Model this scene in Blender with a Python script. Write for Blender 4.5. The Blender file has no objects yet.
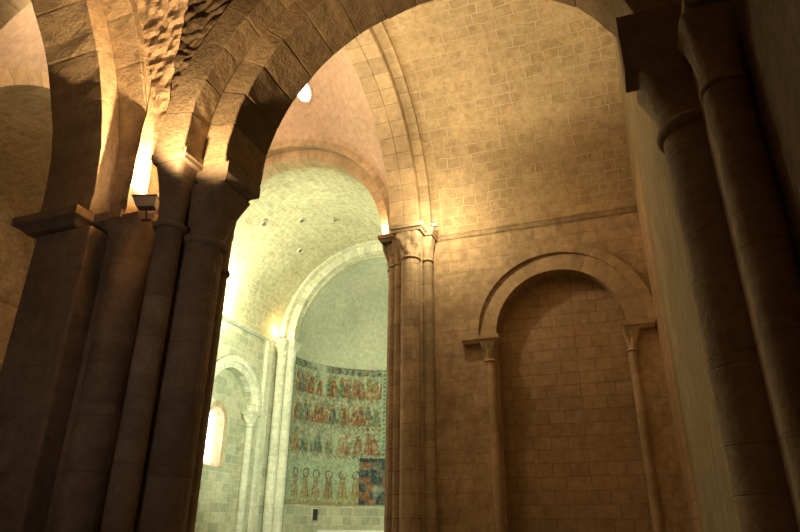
import bpy, math, random
import numpy as np
from mathutils import Vector, noise
random.seed(7)
PI = math.pi
C = bpy.context.scene.collection
sin, cos = math.sin, math.cos

# ------------------------------------------------------------------ materials
def stone(name, c1, c2, mortar, bw=.5, bh=.28, ms=.012, bump=.5, rough=.9, grain=.25, distort=.035,
          var=.5, stain=.35, stain_col=(.12, .08, .05), brick=True, nscale=1.0, offset=.5, mottle=.5, vst=1, cellc=.45):
    m = bpy.data.materials.new(name); m.use_nodes = True
    nt = m.node_tree; N = nt.nodes; L = nt.links
    bs = N['Principled BSDF']; bs.inputs['Roughness'].default_value = rough
    bs.inputs['Specular IOR Level'].default_value = .2
    tc = N.new('ShaderNodeTexCoord'); uv = N.new('ShaderNodeUVMap')
    def noise_node(scale, detail=4, vec=None, r=.6):
        n = N.new('ShaderNodeTexNoise'); n.inputs['Scale'].default_value = scale
        n.inputs['Detail'].default_value = detail; n.inputs['Roughness'].default_value = r
        L.new(vec or tc.outputs['Object'], n.inputs['Vector']); return n
    def mix(kind, fac, a, b, cl=False):
        x = N.new('ShaderNodeMix'); x.data_type = 'RGBA'; x.blend_type = kind; x.clamp_result = cl
        for s, v in ((0, fac), (6, a), (7, b)):
            if hasattr(v, 'is_linked'): L.new(v, x.inputs[s])
            elif s == 0: x.inputs[0].default_value = v
            else: x.inputs[s].default_value = (*v, 1)
        return x.outputs[2]
    def math_(op, a, b, cl=False):
        x = N.new('ShaderNodeMath'); x.operation = op; x.use_clamp = cl
        for s, v in ((0, a), (1, b)):
            if hasattr(v, 'is_linked'): L.new(v, x.inputs[s])
            else: x.inputs[s].default_value = v
        return x.outputs[0]
    if vst != 1:
        mp = N.new('ShaderNodeMapping'); L.new(tc.outputs['Object'], mp.inputs[0]); mp.inputs['Scale'].default_value = (1, 1, vst); ov = mp.outputs[0]
    else: ov = None
    mot = noise_node(6.5 * nscale, 6, ov, .7)
    big = noise_node(.45 * nscale, 5); mid = noise_node(2.6 * nscale, 6); fine = noise_node(22 * nscale, 8, ov, r=.7)
    if brick:
        wob = noise_node(1.7, 3)
        vm = N.new('ShaderNodeVectorMath'); vm.operation = 'SUBTRACT'; L.new(wob.outputs['Color'], vm.inputs[0]); vm.inputs[1].default_value = (.5, .5, .5)
        vs = N.new('ShaderNodeVectorMath'); vs.operation = 'SCALE'; L.new(vm.outputs[0], vs.inputs[0]); vs.inputs['Scale'].default_value = distort * 2
        va = N.new('ShaderNodeVectorMath'); L.new(uv.outputs[0], va.inputs[0]); L.new(vs.outputs[0], va.inputs[1])
        def br(w, h, off, sq=1.0, sf=2):
            b = N.new('ShaderNodeTexBrick'); L.new(va.outputs[0], b.inputs['Vector'])
            b.offset = off; b.squash = sq; b.squash_frequency = sf
            b.inputs['Scale'].default_value = 1; b.inputs['Brick Width'].default_value = w
            b.inputs['Row Height'].default_value = h; b.inputs['Mortar Size'].default_value = ms
            b.inputs['Mortar Smooth'].default_value = .35; b.inputs['Bias'].default_value = 0
            b.inputs['Color1'].default_value = (0, 0, 0, 1); b.inputs['Color2'].default_value = (1, 1, 1, 1)
            b.inputs['Mortar'].default_value = (.5, .5, .5, 1)
            return b
        b = br(bw, bh, offset, .72, 2)
        cell = b.outputs['Color']; mort = b.outputs['Fac']
        cm = math_('ADD', math_('MULTIPLY', cell, cellc), math_('MULTIPLY', mid.outputs[0], 1 - cellc))
        col = mix('MIX', cm, c1, c2)
    else:
        cell = None; mort = None
        col = mix('MIX', mid.outputs[0], c1, c2)
    # per-block tint stored on the mesh (quarry colour of each block)
    at = N.new('ShaderNodeAttribute'); at.attribute_name = 'tint'
    tv = math_('ADD', math_('MULTIPLY', at.outputs['Fac'], var), 1 - var / 2)
    g = N.new('ShaderNodeCombineColor')
    for i in range(3): L.new(tv, g.inputs[i])
    col = mix('MULTIPLY', 1.0, col, g.outputs[0])
    # grain and stains
    gr = math_('ADD', math_('MULTIPLY', fine.outputs[0], grain * 2), 1 - grain)
    gr = math_('MULTIPLY', gr, math_('ADD', math_('MULTIPLY', mot.outputs[0], mottle * 2), 1 - mottle))
    g2 = N.new('ShaderNodeCombineColor')
    for i in range(3): L.new(gr, g2.inputs[i])
    col = mix('MULTIPLY', 1.0, col, g2.outputs[0])
    mr = N.new('ShaderNodeMapRange'); L.new(mid.outputs[0], mr.inputs[0]); mr.inputs[1].default_value = .5; mr.inputs[2].default_value = .78
    mr.inputs[4].default_value = stain
    col = mix('MIX', mr.outputs[0], col, stain_col)
    mr2 = N.new('ShaderNodeMapRange'); L.new(big.outputs[0], mr2.inputs[0]); mr2.inputs[1].default_value = .3; mr2.inputs[2].default_value = .7
    mr2.inputs[3].default_value = .8; mr2.inputs[4].default_value = 1.15
    g3 = N.new('ShaderNodeCombineColor')
    for i in range(3): L.new(mr2.outputs[0], g3.inputs[i])
    col = mix('MULTIPLY', 1.0, col, g3.outputs[0])
    if mort is not None:
        patch = N.new('ShaderNodeMapRange'); L.new(mid.outputs[0], patch.inputs[0]); patch.inputs[1].default_value = .35; patch.inputs[2].default_value = .6
        patch.inputs[3].default_value = .35; patch.inputs[4].default_value = 1
        col = mix('MIX', math_('MULTIPLY', mort, patch.outputs[0]), col, mortar)
    L.new(col, bs.inputs['Base Color'])
    h = math_('ADD', math_('MULTIPLY', fine.outputs[0], .25), math_('ADD', math_('MULTIPLY', mid.outputs[0], .55), math_('MULTIPLY', mot.outputs[0], .5)))
    if mort is not None:
        h = math_('SUBTRACT', h, math_('MULTIPLY', mort, .5))
        h = math_('ADD', h, math_('MULTIPLY', cell, .06))
    bp = N.new('ShaderNodeBump'); bp.inputs['Strength'].default_value = bump; bp.inputs['Distance'].default_value = .05
    L.new(h, bp.inputs['Height']); L.new(bp.outputs[0], bs.inputs['Normal'])
    return m

def emit(name, col, s):
    m = bpy.data.materials.new(name); m.use_nodes = True; N = m.node_tree.nodes
    b = N['Principled BSDF']; b.inputs['Base Color'].default_value = (*col, 1)
    b.inputs['Emission Color'].default_value = (*col, 1); b.inputs['Emission Strength'].default_value = s
    return m

def plain(name, col, rough=.6, metal=0, sc=30):
    m = bpy.data.materials.new(name); m.use_nodes = True; N = m.node_tree.nodes; L = m.node_tree.links
    b = N['Principled BSDF']; b.inputs['Roughness'].default_value = rough; b.inputs['Metallic'].default_value = metal
    n = N.new('ShaderNodeTexNoise'); n.inputs['Scale'].default_value = sc
    r = N.new('ShaderNodeValToRGB'); L.new(n.outputs[0], r.inputs[0]); L.new(r.outputs[0], b.inputs['Base Color'])
    r.color_ramp.elements[0].color = (*[c * .8 for c in col], 1); r.color_ramp.elements[1].color = (*[min(1, c * 1.2) for c in col], 1)
    return m

M = {}
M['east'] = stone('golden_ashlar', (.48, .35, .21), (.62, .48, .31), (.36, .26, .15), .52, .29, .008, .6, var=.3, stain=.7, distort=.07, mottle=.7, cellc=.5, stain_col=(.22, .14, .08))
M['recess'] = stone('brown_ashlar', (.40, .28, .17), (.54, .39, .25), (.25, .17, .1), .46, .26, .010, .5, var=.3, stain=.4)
M['vault'] = stone('vault_masonry', (.42, .30, .17), (.66, .52, .32), (.68, .56, .38), .42, .25, .014, .7, var=.3, stain=.7, distort=.09, mottle=.7, cellc=.35, stain_col=(.27, .17, .09))
M['vouss'] = stone('voussoir_stone', (.48, .36, .22), (.62, .48, .31), (.3, .2, .1), brick=False, bump=.5, var=.30, stain=.3)
M['rough'] = stone('rough_voussoir', (.42, .31, .19), (.58, .44, .28), (.3, .2, .1), brick=False, nscale=1.7, bump=.9, var=.5, stain=.5, grain=.35, stain_col=(.14, .10, .06))
M['rubble'] = stone('rubble_stone', (.30, .21, .13), (.46, .34, .22), (.3, .2, .1), brick=False, bump=1.0, var=.6, stain=.5, grain=.4, nscale=1.6)
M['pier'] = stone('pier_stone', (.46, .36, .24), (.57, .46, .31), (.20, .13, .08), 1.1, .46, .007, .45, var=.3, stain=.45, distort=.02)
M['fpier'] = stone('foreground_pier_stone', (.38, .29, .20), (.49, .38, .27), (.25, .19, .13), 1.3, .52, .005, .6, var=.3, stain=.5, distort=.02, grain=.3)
M['choir'] = stone('pale_choir_ashlar', (.36, .38, .27), (.64, .62, .44), (.66, .66, .52), .50, .30, .013, .5, cellc=.75, var=.25, stain=.5, stain_col=(.36, .33, .20))
M['choirv'] = stone('choir_vault_stone', (.46, .44, .29), (.66, .60, .40), (.70, .67, .50), .38, .22, .010, .45, cellc=.3, mottle=.8, var=.25, stain=.8, distort=.09, stain_col=(.36, .28, .14))
M['choirp'] = stone('pale_column_stone', (.64, .64, .50), (.75, .74, .58), (.45, .45, .34), .9, .38, .006, .35, var=.2, stain=.15, distort=.01, stain_col=(.4, .37, .25))
M['apse'] = stone('apse_plaster', (.44, .47, .36), (.62, .63, .48), (.3, .3, .2), brick=False, bump=.3, var=.2, stain=.45, stain_col=(.30, .35, .29))
M['dome'] = stone('dome_plaster', (.62, .46, .34), (.72, .54, .40), (.3, .3, .2), brick=False, bump=.22, var=.1, stain=.2, grain=.1, stain_col=(.5, .30, .18))
M['plaster'] = stone('rough_plaster', (.24, .19, .12), (.40, .33, .21), (.3, .3, .2), brick=False, bump=.9, var=.2, stain=.5, grain=.35, stain_col=(.18, .14, .09), vst=.25, mottle=.7)
M['floor'] = stone('floor_flags', (.12, .09, .06), (.17, .13, .09), (.15, .1, .07), .7, .7, .01, .3)
M['dark'] = plain('black_metal_and_shade', (.05, .05, .05), .5, .3)
M['grey'] = plain('grey_metal', (.32, .31, .29), .5, .2)
M['glass'] = emit('lamp_glass', (1, .80, .50), 60)
M['pane'] = emit('daylight_pane', (.95, 1, .98), 9)
M['pane2'] = emit('dome_daylight', (1, .97, .90), 12)
M['lead'] = plain('lead_bar', (.25, .25, .24), .6, .4)
M['backing'] = plain('joint_mortar_and_shade', (.20, .15, .10), .95)
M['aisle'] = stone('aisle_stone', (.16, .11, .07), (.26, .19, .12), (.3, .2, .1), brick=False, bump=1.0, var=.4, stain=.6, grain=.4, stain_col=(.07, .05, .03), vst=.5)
M['marble'] = stone('altar_stone', (.70, .70, .62), (.80, .80, .72), (.3, .3, .2), brick=False, bump=.2, var=.1, stain=.1)

# ------------------------------------------------------------------ mesh builder
class MB:
    def __init__(s): s.v = []; s.f = []; s.uv = []; s.t = []
    def face(s, pts, uvs=None, t=.5):
        n = len(s.v); s.v += [tuple(p) for p in pts]; s.f.append(tuple(range(n, n + len(pts))))
        s.uv += list(uvs) if uvs else [(0, 0)] * len(pts); s.t += [t] * len(pts)
    def grid(s, fn, nu, nv, t=.5):
        n = len(s.v); uvs = []
        for j in range(nv + 1):
            for i in range(nu + 1):
                p, q = fn(i / nu, j / nv); s.v.append(tuple(p)); uvs.append(q)
        tf = t if callable(t) else (lambda a, b: t)
        for j in range(nv):
            for i in range(nu):
                k = [j * (nu + 1) + i, j * (nu + 1) + i + 1, (j + 1) * (nu + 1) + i + 1, (j + 1) * (nu + 1) + i]
                s.f.append(tuple(n + a for a in k)); s.uv += [uvs[a] for a in k]; s.t += [tf(i / nu, j / nv)] * 4
    def box(s, x0, x1, y0, y1, z0, z1, t=.5, sub=0):
        P = [(x0, y0), (x1, y0), (x1, y1), (x0, y1)]
        u = 0
        for i in range(4):
            a, b = P[i], P[(i + 1) % 4]; l = math.hypot(b[0] - a[0], b[1] - a[1])
            s.face([(*a, z0), (*b, z0), (*b, z1), (*a, z1)], [(u, z0), (u + l, z0), (u + l, z1), (u, z1)], t); u += l
        s.face([(*p, z0) for p in P[::-1]], [p for p in P[::-1]], t); s.face([(*p, z1) for p in P], [p for p in P], t)
    def prism(s, poly, z0, z1, t=.5, scale_top=None):
        u = 0; n = len(poly)
        if scale_top:
            cx, cy, k = scale_top; top = [(cx + (x - cx) * k, cy + (y - cy) * k) for x, y in poly]
        else: top = poly
        for i in range(n):
            a, b = poly[i], poly[(i + 1) % n]; c, d = top[(i + 1) % n], top[i]; l = math.hypot(b[0] - a[0], b[1] - a[1])
            s.face([(*a, z0), (*b, z0), (*c, z1), (*d, z1)], [(u, z0), (u + l, z0), (u + l, z1), (u, z1)], t); u += l
        s.face([(*p, z1) for p in top], [p for p in top], t); s.face([(*p, z0) for p in poly[::-1]], [p for p in poly[::-1]], t)
    def lathe(s, cx, cy, prof, n=28, t=.5, a0=0, a1=2 * PI, wob=None):
        """prof: list of (r, z)"""
        k = len(s.v); m = n + 1
        for r, z in prof:
            for i in range(m):
                a = a0 + (a1 - a0) * i / n; rr = r * (wob(a, z) if wob else 1)
                s.v.append((cx + rr * cos(a), cy + rr * sin(a), z))
        for j in range(len(prof) - 1):
            tt = t(prof[j][1]) if callable(t) else t
            for i in range(n):
                q = [k + j * m + i, k + j * m + i + 1, k + (j + 1) * m + i + 1, k + (j + 1) * m + i]; s.f.append(tuple(q))
                r = max(p[0] for p in prof)
                ua, ub = r * (a0 + (a1 - a0) * i / n), r * (a0 + (a1 - a0) * (i + 1) / n)
                s.uv += [(ua, prof[j][1]), (ub, prof[j][1]), (ub, prof[j + 1][1]), (ua, prof[j + 1][1])]; s.t += [tt] * 4
    def build(s, name, mat, parent=None, smooth=False, label=None, cat=None, group=None, kind=None, disp=0, dscale=3, bevel=0):
        me = bpy.data.meshes.new(name); me.from_pydata(s.v, [], s.f)
        ul = me.uv_layers.new(name='UVMap'); ul.data.foreach_set('uv', [c for p in s.uv for c in p])
        ca = me.color_attributes.new(name='tint', type='FLOAT_COLOR', domain='CORNER')
        ca.data.foreach_set('color', [c for t in s.t for c in (t, t, t, 1)])
        if disp:
            me.update()
            for v in me.vertices:
                p = v.co * dscale; d = noise.noise_vector(p) * disp + noise.noise_vector(p * 3.1) * disp * .4; v.co += d
        me.materials.append(M[mat] if isinstance(mat, str) else mat)
        if smooth: me.polygons.foreach_set('use_smooth', [True] * len(me.polygons))
        me.update()
        o = bpy.data.objects.new(name, me); C.objects.link(o)
        if parent: o.parent = parent
        if bevel:
            b = o.modifiers.new('bevel', 'BEVEL'); b.width = bevel; b.segments = 2; b.limit_method = 'ANGLE'
            w = o.modifiers.new('weld', 'WELD'); w.merge_threshold = .0005
            o.modifiers.move(1, 0)
        tag(o, label, cat, group, kind)
        return o

def tag(o, label=None, cat=None, group=None, kind=None):
    if label: o['label'] = label
    if cat: o['category'] = cat
    if group: o['group'] = group
    if kind: o['kind'] = kind

def thing(name, label, cat, group=None, loc=(0, 0, 0)):
    o = bpy.data.objects.new(name, None); o.empty_display_size = .2; C.objects.link(o); tag(o, label, cat, group)
    o['_base'] = 1; del o['_base']
    return o

def struct(mb, name, mat, label=None, **k):
    return mb.build(name, mat, label=label, kind='structure', **k)

# frames: 'x' = arch in the x-z plane (depth along y); 'y' = arch in the y-z plane (depth along x)
def PT(ax, h, d, z): return (h, d, z) if ax == 'x' else (d, h, z)

def arch_order(mb, ax, c, zc, R0, R1, d0, d1, n, stilt=0, jit=0, gap=.004, rows=1, rnd=None, ch=.006, ends=(0, PI)):
    rnd = rnd or random.Random(3)
    cells = []
    a_0, a_1 = ends
    for i in range(n): cells.append(('a', a_0 + (a_1 - a_0) * i / n, a_0 + (a_1 - a_0) * (i + 1) / n))
    if stilt > 0:
        k = max(1, round(stilt / .4))
        for side in (0, 1):
            for i in range(k): cells.append(('s%d' % side, -stilt * (i + 1) / k, -stilt * i / k))
    gaps = gap
    for row in range(rows):
        e0 = d0 + (d1 - d0) * row / rows; e1 = d0 + (d1 - d0) * (row + 1) / rows
        for kind, s0, s1 in cells:
            dr = rnd.uniform(-jit, jit); dd0 = rnd.uniform(-jit, jit) * .7; dd1 = rnd.uniform(-jit, jit) * .7
            t = rnd.random(); tw = rnd.uniform(-jit, jit) * .5
            def P(q, r, d):
                # q 0..1 along, r radius, d depth
                if kind == 'a':
                    ga = gaps / R0; a = s0 + ga + (s1 - s0 - 2 * ga) * q
                    return PT(ax, c + r * cos(a), d, zc + r * sin(a))
                z = zc + s0 + gaps + (s1 - s0 - 2 * gaps) * q
                return PT(ax, c + (r if kind == 's0' else -r), d, z)
            a0, a1 = e0 + dd0 + (gaps if rows > 1 else 0), e1 + dd1 - (gaps if rows > 1 else 0)
            r0 = R0 + dr; chh = ch + jit * .4
            off = (rnd.uniform(0, 9), rnd.uniform(0, 9))
            U = lambda q, d: (off[0] + q * .4, off[1] + d)
            # intrados with softened arrises
            prof = [(R1, a0), (r0 + chh, a0), (r0, a0 + chh), (r0 + tw, (a0 + a1) / 2), (r0, a1 - chh), (r0 + chh, a1), (R1, a1)]
            qs = [0, .04, .35, .65, .96, 1]
            n0 = len(mb.v)
            for qi, q in enumerate(qs):
                lift = chh * .4 if qi in (0, len(qs) - 1) else 0
                for pi_, (r, d) in enumerate(prof):
                    rr = r + (lift if 0 < pi_ < 6 else 0)
                    dj = (1 if pi_ in (1,) else -1 if pi_ in (5,) else 0) * lift * .5
                    j2 = jit * .35
                    mb.v.append(P(q, rr + rnd.uniform(-j2, j2) * (0 < pi_ < 6), d + dj))
            w = len(prof)
            for qi in range(len(qs) - 1):
                for pi_ in range(w - 1):
                    q = [n0 + qi * w + pi_, n0 + qi * w + pi_ + 1, n0 + (qi + 1) * w + pi_ + 1, n0 + (qi + 1) * w + pi_]
                    mb.f.append(tuple(q)); mb.uv += [U(0, 0)] * 4; mb.t += [t] * 4
            for qi in (0, len(qs) - 1):
                mb.f.append(tuple(n0 + qi * w + k for k in range(w))); mb.uv += [(0, 0)] * w; mb.t += [t] * w
    # mortar backing behind the joints
def arch_back(mb, ax, c, zc, R0, R1, d0, d1, stilt=0, n=40):
    e = .03
    def q(a, r, d): return PT(ax, c + r * cos(a), d, zc + r * sin(a))
    for i in range(n):
        a, b = PI * i / n, PI * (i + 1) / n
        mb.face([q(a, R0 + e, d0 + e), q(b, R0 + e, d0 + e), q(b, R0 + e, d1 - e), q(a, R0 + e, d1 - e)])
        for d in (d0 + e, d1 - e): mb.face([q(a, R0 + e, d), q(b, R0 + e, d), q(b, R1, d), q(a, R1, d)])
    if stilt:
        for s in (1, -1):
            A = PT(ax, c + s * (R0 + e), d0 + e, zc); B = PT(ax, c + s * (R0 + e), d1 - e, zc)
            mb.face([A, B, (B[0], B[1], B[2] - stilt), (A[0], A[1], A[2] - stilt)])
            for d in (d0 + e, d1 - e):
                A = PT(ax, c + s * (R0 + e), d, zc); B = PT(ax, c + s * R1, d, zc)
                mb.face([A, B, (B[0], B[1], B[2] - stilt), (A[0], A[1], A[2] - stilt)])

def make_arch(name, label, ax, c, zc, orders, mat='vouss', cat='arch', jit=.002, gap=.004, stilt=0, n=21, group=None, seed=1, rows=None, disp=0):
    t = thing(name, label, cat, group)
    for k, (R0, R1, d0, d1) in enumerate(orders):
        mb = MB(); rn = random.Random(seed + k)
        arch_order(mb, ax, c, zc, R0, R1, d0, d1, int(n * (1 + .1 * k)), stilt, jit, gap, rnd=rn, rows=(rows[k] if rows else 1))
        o = mb.build('arch_order' if len(orders) > 1 else 'voussoirs', mat, t, disp=disp)
        bk = MB(); arch_back(bk, ax, c, zc, R0, R1, d0, d1, stilt); bk.build('mortar_bed', 'backing', o)
    return t

def wall_arch(mb, ax, d, h0, h1, z0, z1, cs, flip=False):
    """wall in the plane depth = d from h0 to h1 pierced by round-headed openings cs = [(centre, R, spring, sill)]"""
    def F(pts):
        mb.face([PT(ax, h, d, z) for h, z in pts], [(h, z) for h, z in pts], .5)
    def R(a, b, c_, e):
        if b - a > 1e-6 and e - c_ > 1e-6: F([(a, c_), (b, c_), (b, e), (a, e)])
    x = h0
    for c, r, zs, sill in sorted(cs):
        R(x, c - r, z0, z1)
        if sill > z0: R(c - r, c + r, z0, sill)
        n = 40; k = 1.0
        for i in range(n):
            a, b = PI - PI * i / n, PI - PI * (i + 1) / n
            F([(c + r * cos(a), zs + r * sin(a)), (c + r * cos(b), zs + r * sin(b)), (c + r * cos(b), z1), (c + r * cos(a), z1)])
        x = c + r
    R(x, h1, z0, z1)

def arch_reveal(mb, ax, c, r, zs, sill, d0, d1, t=.5, bottom=True, r2=None, sill2=None):
    r2 = r if r2 is None else r2; sill2 = sill if sill2 is None else sill2
    n = 32; w = abs(d1 - d0)
    pts0 = [(c - r, sill)] + [(c + r * cos(PI - PI * i / n), zs + r * sin(PI - PI * i / n)) for i in range(n + 1)] + [(c + r, sill)]
    pts1 = [(c - r2, sill2)] + [(c + r2 * cos(PI - PI * i / n), zs + r2 * sin(PI - PI * i / n)) for i in range(n + 1)] + [(c + r2, sill2)]
    u = 0
    for i in range(len(pts0) - 1):
        a, b, e, f = pts0[i], pts0[i + 1], pts1[i + 1], pts1[i]; l = math.hypot(b[0] - a[0], b[1] - a[1])
        mb.face([PT(ax, a[0], d0, a[1]), PT(ax, b[0], d0, b[1]), PT(ax, e[0], d1, e[1]), PT(ax, f[0], d1, f[1])], [(0, u), (0, u + l), (w, u + l), (w, u)], t); u += l
    if bottom:
        a, b, e, f = pts0[0], pts0[-1], pts1[-1], pts1[0]
        mb.face([PT(ax, a[0], d0, a[1]), PT(ax, b[0], d0, b[1]), PT(ax, e[0], d1, e[1]), PT(ax, f[0], d1, f[1])], [(0, 0), (1, 0), (1, w), (0, w)], t)

def barrel(mb, ax, c, zc, R, d0, d1, a0=0, a1=PI, n=48, m=24, H=None, amp=0):
    H = H or R
    def fn(u, v):
        a = a0 + (a1 - a0) * v; d = d0 + (d1 - d0) * u
        p = PT(ax, c + R * cos(a), d, zc + H * sin(a)); s = R * a if a <= PI / 2 else R * (PI - a)
        if amp:
            k = noise.noise(Vector(p) * 1.3) * amp; p = PT(ax, c + (R + k) * cos(a), d, zc + (H + k) * sin(a))
        return p, (d, s + zc)
    mb.grid(fn, m, n)

def cornice(mb, pts, z, h=.14, out=.10, nrm=None):
    """pts: polyline in plan, nrm: outward direction"""
    for (a, b) in zip(pts, pts[1:]):
        dx, dy = b[0] - a[0], b[1] - a[1]; l = math.hypot(dx, dy); nx, ny = nrm
        pr = [(0, z - h), (out * .25, z - h), (out * .8, z - h * .4), (out, z - h * .3), (out, z), (0, z)]
        n = max(2, int(l / .5))
        for k in range(n):
            t0, t1 = k / n, (k + 1) / n; tt = random.random()
            for (o0, q0), (o1, q1) in zip(pr, pr[1:]):
                f = lambda t, o, q: (a[0] + dx * t + nx * o, a[1] + dy * t + ny * o, q)
                mb.face([f(t0, o0, q0), f(t1, o0, q0), f(t1, o1, q1), f(t0, o1, q1)], [(t0 * l, 0), (t1 * l, 0), (t1 * l, .1), (t0 * l, .1)], tt)

# ------------------------------------------------------------------ pier pieces
def column(parent, cx, cy, r, z0, z1, mat, name='shaft', drum=.5, seed=0, label=None):
    rn = random.Random(seed + int(cx * 100)); mb = MB(); z = z0; prof = []; ts = {}
    while z < z1 - 1e-4:
        h = min(drum * rn.uniform(.75, 1.25), z1 - z)
        if z1 - z - h < .15: h = z1 - z
        t = rn.random(); k = rn.uniform(.994, 1.004); g = .006
        seq = [(r * .985, z), (r * k, z + g), (r * k, z + 4 * g), (r * k, z + h - 4 * g), (r * k, z + h - g), (r * .985, z + h)]
        for p in seq: ts[round(p[1], 5)] = t
        prof += seq if not prof else seq[1:]
        z += h
    prof = prof
    mb.lathe(cx, cy, prof, 32, t=lambda q: ts.get(round(q, 5), .5), wob=lambda a, q: 1 + .012 * noise.noise(Vector((cos(a) * 2, sin(a) * 2, q * 3))))
    o = mb.build(name, mat, parent, smooth=True, label=label)
    es = o.modifiers.new('edges', 'EDGE_SPLIT'); es.split_angle = .5
    return o

def ring(parent, cx, cy, r, z, mat, h=.07, out=.04):
    mb = MB(); prof = [(r * .9, z - h / 2)] + [(r + out * max(0, cos(b)), z + h / 2 * sin(b)) for b in [(-PI / 2 + PI * i / 8) for i in range(9)]] + [(r * .9, z + h / 2)]
    mb.lathe(cx, cy, prof, 28); return mb.build('astragal', mat, parent, smooth=True)

def capital(parent, cx, cy, r, z0, z1, half, mat, leaves=True, seed=0, off=(0, 0)):
    """bell from a circle of radius r to a square of half-width half, carved with two rows of leaves"""
    mb = MB(); n = 56; m = 18; k0 = len(mb.v)
    def fn(u, v):
        a = 2 * PI * u; z = z0 + (z1 - z0) * v
        ca, sa = cos(a), sin(a); e = 2 + 6 * v ** 2
        sq = 1 / (abs(ca) ** e + abs(sa) ** e) ** (1 / e)
        R = r * (1 - v ** 1.6) + half * (v ** 1.6); R = R * (1 + (sq - 1) * v)
        if leaves:
            lf = max(0, cos(a * 4)) * max(0, sin(PI * min(1, v / .55))) ** .7 * .10 + max(0, cos(a * 4 + PI)) * max(0, sin(PI * max(0, min(1, (v - .25) / .65)))) * .13
            vol = max(0, cos(4 * a + PI)) ** 6 * max(0, 1 - abs(v - .8) / .2) * .16
            R += (lf + vol) * half
        R += noise.noise(Vector((ca * 4 + seed, sa * 4, z * 7))) * .05 * half * (1 if leaves else .3)
        return (cx + off[0] * v + R * ca, cy + off[1] * v + R * sa, z), (a * r, z)
    mb.grid(fn, n, m)
    return mb.build('capital', mat, parent, smooth=True)

def slab(parent, poly, z0, z1, mat, name='abacus', flare=.06, label=None):
    cx = sum(p[0] for p in poly) / len(poly); cy = sum(p[1] for p in poly) / len(poly); mb = MB()
    def sc(k): return [(x + math.copysign(1, x - cx) * k * (abs(x - cx) > .01), y + math.copysign(1, y - cy) * k * (abs(y - cy) > .01)) for x, y in poly]
    lv = [(-flare, z0), (-flare * .55, z0 + (z1 - z0) * .3), (-flare * .1, z0 + (z1 - z0) * .42), (0, z0 + (z1 - z0) * .46), (0, z1)]
    n = len(poly); prev = None
    for k, z in lv:
        cur = [(*p, z) for p in sc(k)]
        if prev:
            for i in range(n):
                j = (i + 1) % n; mb.face([prev[i], prev[j], cur[j], cur[i]], [(i, prev[i][2]), (i + .5, prev[i][2]), (i + .5, z), (i, z)], .4)
        else: mb.face(cur[::-1])
        prev = cur
    mb.face(prev)
    return mb.build(name, mat, parent, label=label)

def base(parent, cx, cy, r, mat, z=0):
    mb = MB(); mb.lathe(cx, cy, [(r * 1.5, z), (r * 1.5, z + .12), (r * 1.42, z + .16), (r * 1.25, z + .2), (r * 1.2, z + .26), (r * 1.1, z + .3), (r, z + .34)], 28)
    return mb.build('base', mat, parent, smooth=False)

def rect(x0, x1, y0, y1): return [(x0, y0), (x1, y0), (x1, y1), (x0, y1)]

# ------------------------------------------------------------------ key dimensions
XS = .74            # inner face of the transept south wall
YE = 13.0           # transept east wall
YW = 5.6            # transept west wall (inside)
ZS = 8.3            # springing of the high vaults
CYT = 9.3           # axis of the transept vault
RT = 3.7
CXC = -8.5          # axis of the choir
XN = -17.74         # north wall of the far arm
XCH = -12.25        # choir north wall
YA = 19.3           # east wall of the choir
EYE = 1.6

# ------------------------------------------------------------------ shell
mb = MB(); mb.box(-19, 2.5, -6, 25, -.2, 0); struct(mb, 'floor', 'floor', 'worn stone floor of the church')

# transept east wall, with blind arch recess
BAc, BAr, BAz, BAd = -1.19, 1.38, 5.62, .36
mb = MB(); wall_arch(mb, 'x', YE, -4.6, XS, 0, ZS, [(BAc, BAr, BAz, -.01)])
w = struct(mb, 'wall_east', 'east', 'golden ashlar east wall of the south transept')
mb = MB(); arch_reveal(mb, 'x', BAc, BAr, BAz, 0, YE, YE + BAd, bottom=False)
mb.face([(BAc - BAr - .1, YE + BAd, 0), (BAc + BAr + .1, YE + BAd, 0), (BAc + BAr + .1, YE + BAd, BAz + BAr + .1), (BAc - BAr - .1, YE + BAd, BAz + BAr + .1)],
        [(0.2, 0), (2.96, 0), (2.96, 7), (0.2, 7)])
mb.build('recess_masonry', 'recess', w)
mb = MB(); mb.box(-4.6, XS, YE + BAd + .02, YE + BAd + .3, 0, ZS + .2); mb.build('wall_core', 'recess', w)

# cornice at the vault springing, east wall
mb = MB(); cornice(mb, [(-4.0, YE), (XS, YE)], ZS, .15, .08, (0, -1))
struct(mb, 'trim_1', 'east', 'thin stone string course under the transept vault')

# transept south wall
mb = MB()
mb.face([(XS, 10.7, 0), (XS, 4.4, 0), (XS, 4.4, ZS), (XS, 10.7, ZS)], [(0, 0), (6.3, 0), (6.3, ZS), (0, ZS)])
n = 32
for i in range(n):
    a, b = PI * i / n, PI * (i + 1) / n
    y0, y1 = CYT + RT * cos(a), CYT + RT * cos(b)
    mb.face([(XS, y0, ZS), (XS, y1, ZS), (XS, y1, ZS + RT * sin(b)), (XS, y0, ZS + RT * sin(a))])
sw = struct(mb, 'wall_south', 'plaster', 'rough pale plastered south wall of the transept')
mb = MB(); mb.face([(XS, YE, 0), (XS, 10.7, 0), (XS, 10.7, ZS), (XS, YE, ZS)], [(0, 0), (2.3, 0), (2.3, ZS), (0, ZS)]); mb.build('bare_masonry', 'recess', sw)

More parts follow.
